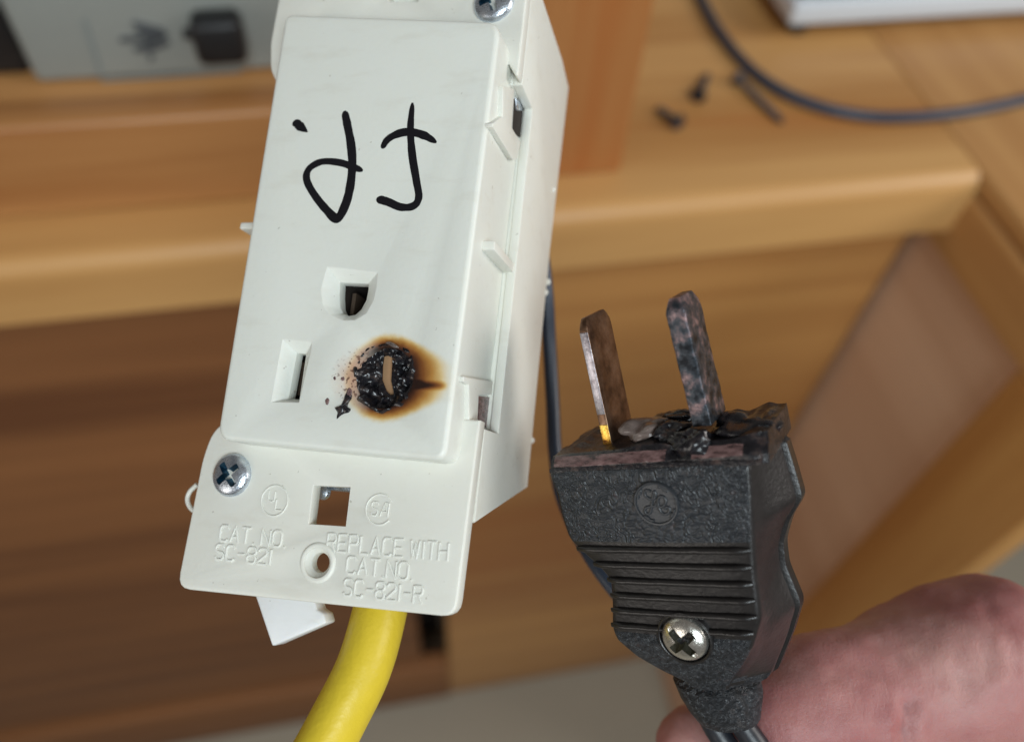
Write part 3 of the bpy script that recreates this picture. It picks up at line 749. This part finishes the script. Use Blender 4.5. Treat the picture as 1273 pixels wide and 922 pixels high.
def letters(text, b0, b1, hpx, name='raised_lettering', wd=.19, h=.20):
    A = V(L(*b0, z=ZS)[:2]); B = V(L(*b1, z=ZS)[:2]); ex = (B - A); tot = sum(ADV.get(c, 5.3) for c in text) - 1.3
    sx = ex.length / tot; ex.normalize(); ey = V((-ex.y, ex.x)); sy = hpx / 6.0
    x = 0; ps = []
    for c in text:
        for st in G[c]:
            P = [A + ex * ((x + u) * sx) + ey * (v_ * sy) for u, v_ in st]
            Q = []
            for a, b in zip(P, P[1:]): Q += [a.lerp(b, k / 3) for k in range(3)]
            Q.append(P[-1])
            ps.append(ridge(Q, wd, ZS, h, 5))
        x += ADV.get(c, 5.3)
    return link(name, mesh(*join(ps)), 'letter', out)
letters('CAT. NO.', (272.5, 671.5), (354, 680), 2.15)
letters('SC-821', (267, 694.5), (336, 702), 2.1)
letters('REPLACE WITH', (406, 684), (556, 697), 2.3)
letters('CAT.NO.', (430, 712), (512, 721), 2.2)
letters('SC-821-R', (426.5, 739.5), (524, 750), 2.15)
def ring_mark(c, r, z, arc=(0, 360), w_=.13, h=.17, n=48):
    C = V(L(*c, z=z)[:2]); return ridge([C + V((math.cos(math.radians(arc[0] + (arc[1] - arc[0]) * k / n)), math.sin(math.radians(arc[0] + (arc[1] - arc[0]) * k / n)))) * r for k in range(n + 1)], w_, z, h, 5), C
def glyph(c, C, x, y, sx, sy, wd=.12):
    out_ = []
    for st in G[c]:
        P = [C + V((x + u * sx, y + v_ * sy)) for u, v_ in st]; out_.append(ridge(P, wd, ZS, .17, 5))
    return out_
rg, C = ring_mark((341.5, 622), 2.15, ZS)
link('raised_emblem', mesh(*join([rg] + glyph('U', C, -1.1, -.15, .26, .24) + glyph('L', C, .3, -1.25, .26, .24))), 'letter', out)
rg, C = ring_mark((472, 633), 2.05, ZS, (38, 322))
link('raised_emblem', mesh(*join([rg] + glyph('S', C, -1.25, -.85, .25, .3) + glyph('A', C, .15, -.85, .3, .3) + [ridge([C + V((.75, .95)), C + V((1.35, .95)), C + V((1.35, -.85))], .11, ZS, .16, 5)])), 'letter', out)

# yellow cable coming out behind the lower plate
def fl(px, py, z): return FO.world(L(px, py, z=z))
yc = [fl(500, 560, -26), fl(490, 640, -24), fl(483, 700, -20), fl(471, 765, -16.5), fl(452, 830, -14), fl(420, 895, -12), fl(385, 960, -10), fl(330, 1060, -8)]
v, f = tube(spline(yc, 10), 4.35, 28, prof=[(math.cos(2 * math.pi * k / 28) * 1.12, math.sin(2 * math.pi * k / 28) * .92) for k in range(28)])
c = yc[3]; o = link('yellow_cable', mesh([V(p) - c for p in v], f), 'yellow'); o.location = c * MM
o['label'] = 'thick yellow jacketed cable running down from behind the cream outlet'; o['category'] = 'cable'

# ------------------------------------------------------------------ the burnt plug
plug = empty('power_plug', FP.mat, 'black pebbled power plug with a melted end and two blades, held in the hand', 'plug')
LP = FP.loc
z7 = lambda x, y: (660 + x / 2.414, 540 + y / 2.414)
T1 = 8.2; T2 = 15.5
left_px = [(684, 601), z7(72, 175), z7(85, 240), z7(110, 315), z7(170, 372), z7(205, 402), z7(235, 440), z7(240, 500), z7(240, 585), z7(252, 615), z7(300, 682), z7(380, 748), z7(440, 785)]
right_px = [(933, 572), z7(668, 200), z7(672, 340), z7(676, 420), z7(686, 500), z7(692, 560), z7(668, 640), z7(640, 700), z7(600, 760), z7(560, 830)]
seam_px = [z7(745, 10), z7(775, 105), z7(800, 195), z7(762, 258), z7(742, 330), z7(750, 400), z7(775, 460), z7(796, 512), z7(770, 600), z7(722, 720), z7(700, 800)]
lf = sorted([(LP(*p, z=0).y, LP(*p, z=0).x) for p in left_px]); rt = sorted([(LP(*p, z=0).y, LP(*p, z=0).x) for p in right_px])
sm = sorted([(LP(*p, z=-T1).y, LP(*p, z=-T1).x) for p in seam_px])
def interp(tab, y):
    if y <= tab[0][0]: return tab[0][1]
    for (a, b), (c_, d_) in zip(tab, tab[1:]):
        if y <= c_: return b + (d_ - b) * (y - a) / (c_ - a + 1e-9)
    return tab[-1][1]
YT = LP(800, 586, z=0).y; YB = LP(870, 868, z=0).y
print('plug y', YT, YB, [tuple(round(k, 1) for k in q) for q in lf], [tuple(round(k, 1) for k in q) for q in rt], [tuple(round(k, 1) for k in q) for q in sm])
YRT = LP(900, 677, z=0).y; YRB = LP(800, 782, z=0).y     # rib zone
def zfront(y):
    b = YRB - 2.0
    return -max(0, (b - y)) * .42 if y < b else 0
def smoothtab(tab, y): return (interp(tab, y - .7) + interp(tab, y) * 2 + interp(tab, y + .7)) / 4
def slice_front(y):
    xl_ = smoothtab(lf, y); xr_ = smoothtab(rt, y); xs_ = smoothtab(sm, y); xls = xl_ - .7; zf = zfront(y); r = .9
    P = [(xls, -T1), (xls + .1, -T1 * .55), (xl_, zf - r)]
    for k in range(1, 5): a = k / 4 * math.pi / 2; P.append((xl_ + r * (1 - math.cos(a)), zf - r + r * math.sin(a)))
    for k in range(1, 9): P.append((xl_ + r + (xr_ - xl_ - 2 * r) * k / 9, zf + .25 * math.sin(k / 9 * math.pi)))
    for k in range(0, 5): a = k / 4 * math.pi / 2; P.append((xr_ - r * (1 - math.sin(a)), zf - r + r * math.cos(a)))
    P += [(xr_ + (xs_ - xr_) * .35, zf + (-T1 - zf) * .4), (xs_ - .25, -T1 + 1.2), (xs_, -T1 + .25), (xs_ - .3, -T1)]
    return [(x, y, z) for x, z in P]
def slice_back(y):
    xl_ = smoothtab(lf, y) - .7; xs_ = smoothtab(sm, y); zb_ = -T2 - (0 if y > YRB else (y - YRB) * .3)
    P = [(xl_, -T1 - .25), (xs_ - .3, -T1 - .25), (xs_ + .55, -T1 - .6), (xs_ + .75, -T1 - 2.2), (xs_ - 1.6, zb_ + .8), (xs_ - 3.4, zb_), (xl_ + 3.4, zb_), (xl_ + 2, zb_ + .8), (xl_ - .1, -T1 - 2)]
    return [(x, y, z) for x, z in P]
ys = [YT - (YT - YB) * k / 70 for k in range(71)]
fs_ = [slice_front(y) for y in ys]
def shrink(s, k, dy):
    cx = sum(p[0] for p in s) / len(s); cz = sum(p[2] for p in s) / len(s)
    return [(cx + (p[0] - cx) * k, p[1] + dy, cz + (p[2] - cz) * k) for p in s]
fs_ = [shrink(fs_[0], .95, .45), shrink(fs_[0], .985, .25)] + fs_ + [shrink(fs_[-1], .93, -.5), shrink(fs_[-1], .8, -.9)]
fb = link('front_shell', mesh(*rings(fs_)), 'leather', plug)
fb.data.materials.append(M['vinyl'])
# the side walls and the grip zone are smooth, the front is pebbled
for p in fb.data.polygons:
    c = p.center / MM
    if p.normal.x > .5 or p.normal.x < -.5 or YRB - .3 < c.y < YRT + .3: p.material_index = 1
bs = [slice_back(y) for y in ys]; bs = [shrink(bs[0], .97, .3)] + bs + [shrink(bs[-1], .85, -.8)]
link('rear_shell', mesh(*rings(bs)), 'vinyl', plug)
# lip under the melted end
xL = interp(lf, YT) ; xR = interp(rt, YT)
# grip ridges
nr = 6
for k in range(nr):
    yk = YRT - .7 - (YRT - YRB - 1.2) * k / (nr - 1)
    x0 = smoothtab(lf, yk) + .1; x1 = smoothtab(rt, yk) - .5
    n = 24; rr = []
    for i in range(n + 1):
        u = i / n; x = x0 + (x1 - x0) * u; e = min(1, u * 18, (1 - u) * 18); e = max(.15, e)
        rr.append([(x, yk + .50 * math.cos(a) * (.6 + .4 * e) + .05 * noise.noise(V((x * .8, k, 0))), zfront(yk) + .10 + (.80 + .1 * noise.noise(V((x * .6, k, 2)))) * e * math.sin(a) ** .8) for a in [math.pi * j / 8 for j in range(9)]])
    link('grip_ridge', mesh(*rings(rr)), 'vinyl', plug)
# clamp screw
p = LP(853, 790, z=0); pan_screw('screw', plug, (p.x, p.y, .05), 3.3, 2.0, -.9, ('nickel', 'olive'), slotted=True, tilt=(0, 0))
prof = [(3.42, -.2), (3.46, .80), (3.6, .88), (3.8, .80), (3.9, -.2)]
vv, ff = rings([[(p.x + r * math.cos(2 * math.pi * i / 48), p.y + r * math.sin(2 * math.pi * i / 48), z) for i in range(48)] for r, z in prof], False, False)
link('screw_recess', mesh(vv, ff), 'vinyl', plug)
# round emblem with a looped monogram
e0 = LP(817, 624, z=0); RE = 3.05
em = link('emblem', mesh(*lathe([(RE + .05, .0), (RE, .55), (RE - .12, .68), (RE - .3, .66), (RE - .42, .42), (.05, .42)], 56, (e0.x, e0.y, .05))), 'emblem', plug)
eu = lambda pts: [V((e0.x + x * RE / 10, e0.y + y * RE / 10)) for x, y in pts]
ms = [[(-1.2, 5.8), (-3.2, 6.2), (-4.2, 4.6), (-3.2, 2.8), (-.8, 2.2), (.6, 3.6), (.4, 5.6), (-.8, 3.0), (-2.0, -.5), (-3.2, -3.8), (-4.8, -4.6), (-5.8, -3.2), (-4.6, -1.6), (-2.4, -1.2), (-.4, -.8), (.6, .6)],
      [(.4, -1.0), (2.6, -1.4), (4.4, .2), (4.6, 2.2), (3.2, 3.4), (1.6, 2.4), (.9, -.6), (1.6, -3.8), (3.6, -4.8), (5.4, -3.6), (5.6, -2.0), (4.4, -1.6), (3.8, -2.6)],
      [(-7.8, 2.4), (-7.2, 4.4), (-5.6, 6.4), (-6.6, 4.2)], [(7.8, -2.4), (7.2, -4.4), (5.6, -6.4), (6.6, -4.2)], [(-2.4, -7.8), (-4.4, -7.2), (-6.4, -5.6), (-4.2, -6.6)], [(2.4, 7.8), (4.4, 7.2), (6.4, 5.6), (4.2, 6.6)]]
ps = [ridge(spline([V((*q, 0)) for q in eu(s_)], 6), .22, .47, .24, 5) for s_ in ms]
link('monogram', mesh(*join(ps)), 'emblem', em)

# melted end cap: an uneven charred block on top, pinkish hand reflection coloured onto its front bevel
capw = []
yc0 = YT + .2
NX, NP = 60, 40
xa, xb = xL + .25, interp(sm, YT) + .2
def hcap(x, u):      # u 0 front .. 1 back ; height of top surface
    s = (x - xa) / (xb - xa)
    h = 2.1 + 1.0 * s
    if .34 < s < .62: h += 1.1 * math.sin((s - .34) / .28 * math.pi) * (.3 + .7 * u)
    h += .55 * noise.fractal(V((x * .45, u * 3, 1)), 1, 2, 2) * min(1, u * 3)
    if s > .86: h += 1.0 * (s - .86) / .14
    return h
rows_ = []
for i in range(NX + 1):
    x = xa + (xb - xa) * i / NX; s = i / NX
    edge = max(0, 1 - min(s, 1 - s) * 14)
    n1 = noise.noise(V((x * .5, 0, 1))); n2 = noise.noise(V((x * .9, 4, 1)))
    dip = math.exp(-((s - .62) / .035) ** 2)
    z0 = -.30 - .5 * edge; z1_ = -15.2 + 1.0 * edge; R_ = []
    rise = .5 * s
    R_ += [(x, yc0, z0), (x, yc0 + .75 + rise + .12 * n1, z0 + .06 - .5 * dip), (x, yc0 + 1.35 + rise + .1 * n2 - .3 * dip, z0 - .35 - .8 * dip), (x, yc0 + 1.95 + rise + .14 * n1 - .5 * dip, z0 - 1.1 - .8 * dip)]
    for k in range(NP - 6):
        u = k / (NP - 7); z = z0 - 1.5 + (z1_ - z0 + 1.5) * u
        R_.append((x + .2 * noise.noise(V((x, z, 3))), yc0 + (hcap(x, u) - .5 * dip * (1 - u)) * (1 - edge * .12), z))
    R_.append((x, yc0 + 1, z1_)); R_.append((x, yc0, z1_))
    rows_.append(R_)
cap = link('melted_end', mesh(*rings(rows_)), 'cap', plug)
cap.data.materials.append(M['brownmelt_sheen'])
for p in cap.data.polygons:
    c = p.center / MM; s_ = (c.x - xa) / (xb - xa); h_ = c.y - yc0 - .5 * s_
    if .78 < h_ < 1.95 and c.z > -1.6 and (.012 < s_ < .565 or .69 < s_ < .9): p.material_index = 1  # bevel strip: pinkish reflection put into the colour
# glossy brown bars on the front edge of the end
def bar(s0, s1, y, w_, mat, seed, z=-.15):
    P = [V((xa + (xb - xa) * (s0 + (s1 - s0) * k / 20), y + yc0 + .12 * noise.noise(V((k * .4, seed, 0))), z)) for k in range(21)]
    link('melted_rim', mesh(*tube(P, [w_ * (.55 + .45 * min(1, k / 3, (20 - k) / 3)) * (1 + .25 * noise.noise(V((k * .5, seed, 3)))) for k in range(21)], 10, prof=[(math.copysign(abs(math.cos(2 * math.pi * q / 16)) ** .5, math.cos(2 * math.pi * q / 16)) * .30, math.copysign(abs(math.sin(2 * math.pi * q / 16)) ** .4, math.sin(2 * math.pi * q / 16)) * 1.25) for q in range(16)])), mat, plug)
bar(.0, .97, .35, .42, 'cap', 5, -.2)
def lump(name, c, r, sc, mat, seed, parent=plug):
    bm = bmesh.new(); bmesh.ops.create_icosphere(bm, subdivisions=4, radius=1)
    for v_ in bm.verts:
        n_ = v_.co.normalized(); k = 1 + .5 * noise.fractal(n_ * 1.3 + V((seed, 0, 0)), 1, 2, 2)
        v_.co = V((n_.x * sc[0], n_.y * sc[1], n_.z * sc[2])) * r * k * MM + V(c) * MM
    me = bpy.data.meshes.new(name); bm.to_mesh(me); bm.free(); return link(name, me, mat, parent)
def cp(px, py, z): return LP(px, py, z=z)
lump('melted_lump', cp(806, 533, -6), 2.0, (1.7, .75, 1.3), 'pale_melt', 3)
lump('melted_lump', cp(834, 536, -5), 1.7, (1.4, .9, 1.3), 'cap', 5)
lump('melted_lump', cp(860, 552, -2.4), 2.0, (1.4, 1.0, 1.0), 'char', 8)
lump('melted_lump', cp(846, 553, -1.0), 1.0, (1.1, 1.0, .6), 'cap', 12)
lump('melted_lump', cp(955, 527, -8), 1.5, (1.0, .8, 2.0), 'cap', 15)
lump('melted_lump', cp(922, 535, -6.5), 2.3, (1.7, .85, 1.4), 'char', 19)
lump('melted_lump', cp(842, 518, -9), 1.1, (1.9, .7, 1.0), 'char', 23)

# blades
def blade(px_base, px_top, zf, depth, th, mat, label=None, edge=None, seed=0, rough=0.0, x_shift=0):
    b = LP(*px_base, z=zf); t_ = LP(*px_top, z=zf)
    N = 26; rr = []
    for k in range(N + 1):
        u = k / N; y = b.y + (t_.y - b.y) * u; x = b.x + (t_.x - b.x) * u
        e = max(0, (u - .90) / .10); dz = depth / 2 * (1 - .22 * e * e); tx = th / 2 * (1 - .45 * e)
        zc_ = zf - depth / 2; ring_ = []
        for (sx, sz) in ((-1, 1), (0, 1), (1, 1), (1, .5), (1, 0), (1, -.5), (1, -1), (0, -1), (-1, -1), (-1, -.5), (-1, 0), (-1, .5)):
            nn = V((x * 1.3 + sx * 2, y * .8, sz * 2 + seed)); w_ = rough * noise.fractal(nn, 1, 2, 3)
            ring_.append((x + sx * tx + w_, y, zc_ + sz * dz + rough * .8 * noise.noise(nn * 1.7)))
        rr.append(ring_)
    o = link('blade', mesh(*rings(rr)), mat, plug, smooth=False); soft(o, .12, 2)
    if label: o['label'] = label
    return o, b, t_
b1, bb, bt = blade((757, 560), (722, 397), -4.5, 8.2, 1.35, 'blade', 'tarnished brown blade with a bright front edge')
# bright front edge strip and gilt root
def strip(s0, s1, w_, mat, nm, dz=.06):
    P0 = bb.lerp(bt, s0); P1 = bb.lerp(bt, s1)
    o = link(nm, mesh(*join([([(P.x + sx * w_, P.y, -4.5 + z) for P in (P0, P1) for sx in (-1, 1) for z in (-.2, dz)], [(0, 1, 3, 2), (4, 6, 7, 5), (0, 4, 5, 1), (2, 3, 7, 6), (0, 2, 6, 4), (1, 5, 7, 3)])])), mat, b1, smooth=False); soft(o, .05, 2)
strip(.28, .90, .60, 'blade_edge', 'bright_edge'); strip(.0, .20, .61, 'gold', 'gilt_root', .07)
blade((873, 530), (835, 372), -3.2, 7.0, 2.5, 'burnt_blade', 'blackened and pitted blade with pinkish crust', seed=4, rough=.13)

# cord leaving the plug: boot and twin wire
P = lambda px, py, z: LP(px, py, z=z)
q0 = P(868, 855, -6.5); q1 = P(893, 893, -7.5)
def boot_ring(c, rx, rz): return [(c.x + rx * math.cos(a), c.y, c.z + rz * math.sin(a)) for a in [2 * math.pi * k / 24 for k in range(24)]]
link('cord_boot', mesh(*rings([boot_ring(P(884, 826, -8.5), 3.5, 2.5), boot_ring(P(890, 842, -8.2), 6.4, 4.6), boot_ring(P(896, 860, -8), 6.1, 4.7), boot_ring(P(901, 878, -8), 5.3, 4.4), boot_ring(P(905, 889, -8), 4.7, 3.9), boot_ring(P(907, 893, -8), 3.6, 3.0)])), 'leather', plug)
for dx in (-1, 1):
    cpth = [P(892 + dx * 17, 872, -8), P(905 + dx * 18, 900, -8), P(925 + dx * 19, 930, -8), P(955 + dx * 20, 975, -10), P(1000 + dx * 20, 1040, -14)]
    link('cord', mesh(*tube(spline(cpth, 8), 1.75, 16)), 'cord', plug)

# ------------------------------------------------------------------ the hand
def at_d(px, py, d): return CAM + (W @ ray(px, py)) * d
def capsule(bm, a, b, ra, rb, n=20, m=8):
    a, b = V(a), V(b); d = (b - a); q = d.normalized().to_track_quat('Z', 'Y'); Lc = d.length; rs_ = []
    for k in range(m + 1): t_ = -math.pi / 2 + k / m * math.pi / 2; rs_.append((max(.02, ra * math.cos(t_)), ra * math.sin(t_)))
    for k in range(m + 1): t_ = k / m * math.pi / 2; rs_.append((max(.02, rb * math.cos(t_)), Lc + rb * math.sin(t_)))
    v, f = rings([[a + q @ V((r * math.cos(2 * math.pi * i / n), r * math.sin(2 * math.pi * i / n), z)) for i in range(n)] for r, z in rs_])
    vs_ = [bm.verts.new(p) for p in v]
    for ff_ in f: bm.faces.new([vs_[i] for i in ff_])
bm = bmesh.new()
H = at_d
chains = [
    # thumb: tip behind the cord root, knuckle bump, metacarpal into the palm
    [(H(965, 893, 124), 8.6), (H(1010, 876, 126), 10.8), (H(1085, 866, 129), 11.4), (H(1200, 832, 132), 13.4), (H(1300, 880, 140), 15.0), (H(1420, 960, 150), 18)],
    # knuckle swelling on top
    [(H(1110, 822, 133), 8.6), (H(1180, 796, 134), 9.6), (H(1226, 797, 134), 11.4)],
    # first finger passing behind the thumb and curling under the cord
    [(H(862, 925, 136), 6.6), (H(905, 945, 142), 7.6), (H(1010, 965, 156), 8.4), (H(1180, 900, 168), 9.3), (H(1290, 810, 176), 10.5), (H(1400, 850, 180), 12), (H(1560, 980, 176), 14)],
    [(H(900, 1075, 142), 6.4), (H(960, 1085, 150), 7.6), (H(1080, 1085, 160), 8.5), (H(1240, 1050, 176), 9.4), (H(1400, 960, 186), 10.5), (H(1560, 1060, 184), 14)],
    [(H(930, 1200, 146), 6.2), (H(990, 1210, 152), 7.3), (H(1110, 1200, 162), 8.2), (H(1270, 1170, 178), 9.0), (H(1420, 1080, 188), 10.2), (H(1560, 1140, 188), 13)],
    [(H(980, 1310, 150), 5.4), (H(1040, 1318, 156), 6.3), (H(1150, 1300, 166), 7.0), (H(1290, 1270, 180), 7.8), (H(1420, 1200, 188), 9), (H(1540, 1220, 188), 12)],
    # palm and wrist
    [(H(1420, 960, 160), 17), (H(1560, 1080, 178), 19), (H(1700, 1200, 185), 22)],
    [(H(1450, 1120, 172), 17), (H(1580, 1180, 184), 19), (H(1720, 1260, 188), 22)],
    [(H(1700, 1220, 186), 24), (H(1950, 1420, 200), 24)],
    [(H(1950, 1420, 200), 24), (H(2500, 1900, 230), 30)],
]
for ch in chains:
    for (a, ra), (b, rb) in zip(ch, ch[1:]): capsule(bm, a, b, ra, rb)
me = bpy.data.meshes.new('hand'); bm.to_mesh(me); bm.free()
c0 = H(1420, 960, 150)
for v_ in me.vertices: v_.co = (v_.co - c0) * MM
hand = bpy.data.objects.new('hand', me); COL.objects.link(hand); hand.location = c0 * MM
hand['label'] = 'pink skinned hand holding the black plug by its cord from the lower right'; hand['category'] = 'hand'
md = hand.modifiers.new('r', 'REMESH'); md.mode = 'VOXEL'; md.voxel_size = .0011; md.use_smooth_shade = True
md = hand.modifiers.new('s', 'SMOOTH'); md.factor = .6; md.iterations = 14
evald(hand)
# creases over the thumb joint and general unevenness
nv = hand.data
k0 = [(H(1130, 872, 118), H(1124, 930, 118), 1.2), (H(1126, 905, 118), H(1100, 915, 118), .5),
      (H(1200, 745, 120), H(1196, 790, 118), .35), (H(1222, 745, 120), H(1240, 785, 118), .45), (H(1240, 785, 118), H(1228, 840, 118), .4),
      (H(1210, 760, 120), H(1222, 800, 118), .3), (H(1256, 775, 120), H(1262, 830, 118), .4),
      (H(1065, 820, 120), H(1100, 840, 118), .35), (H(1035, 835, 120), H(1075, 862, 118), .3), (H(1180, 830, 120), H(1205, 850, 118), .4), (H(1085, 800, 120), H(1120, 820, 118), .3)]
nv.materials.append(M['skin'])
ax = [(a, b, dp_) for a, b, dp_ in k0]
ivs = [v_.co / MM + c0 for v_ in nv.vertices]; nn = [v_.normal.copy() for v_ in nv.vertices]
camv = CAM
for i, v_ in enumerate(nv.vertices):
    p = ivs[i]; d_ = .55 * noise.fractal(p * .09, 1, 2, 4) + .12 * noise.fractal(p * .45, 1, 2, 3)
    dirv = (p - camv).normalized()
    if nn[i].dot(dirv) < .1:
        for a, b, dp_ in ax:
            # distance between the surface point and the crease plane strip
            ab = b - a; t_ = max(0, min(1, (p - a).dot(ab) / ab.length_squared)); r_ = (p - (a + ab * t_)); r_ = r_ - dirv * r_.dot(dirv)
            if r_.length < 4: d_ -= .75 * dp_ * (math.exp(-(r_.length / .85) ** 2) - .35 * math.exp(-((r_.length - 1.9) / .8) ** 2)) * (1 if t_ * (1 - t_) > 0 else .4)
    v_.co += nn[i] * d_ * MM
for p in nv.polygons: p.use_smooth = True
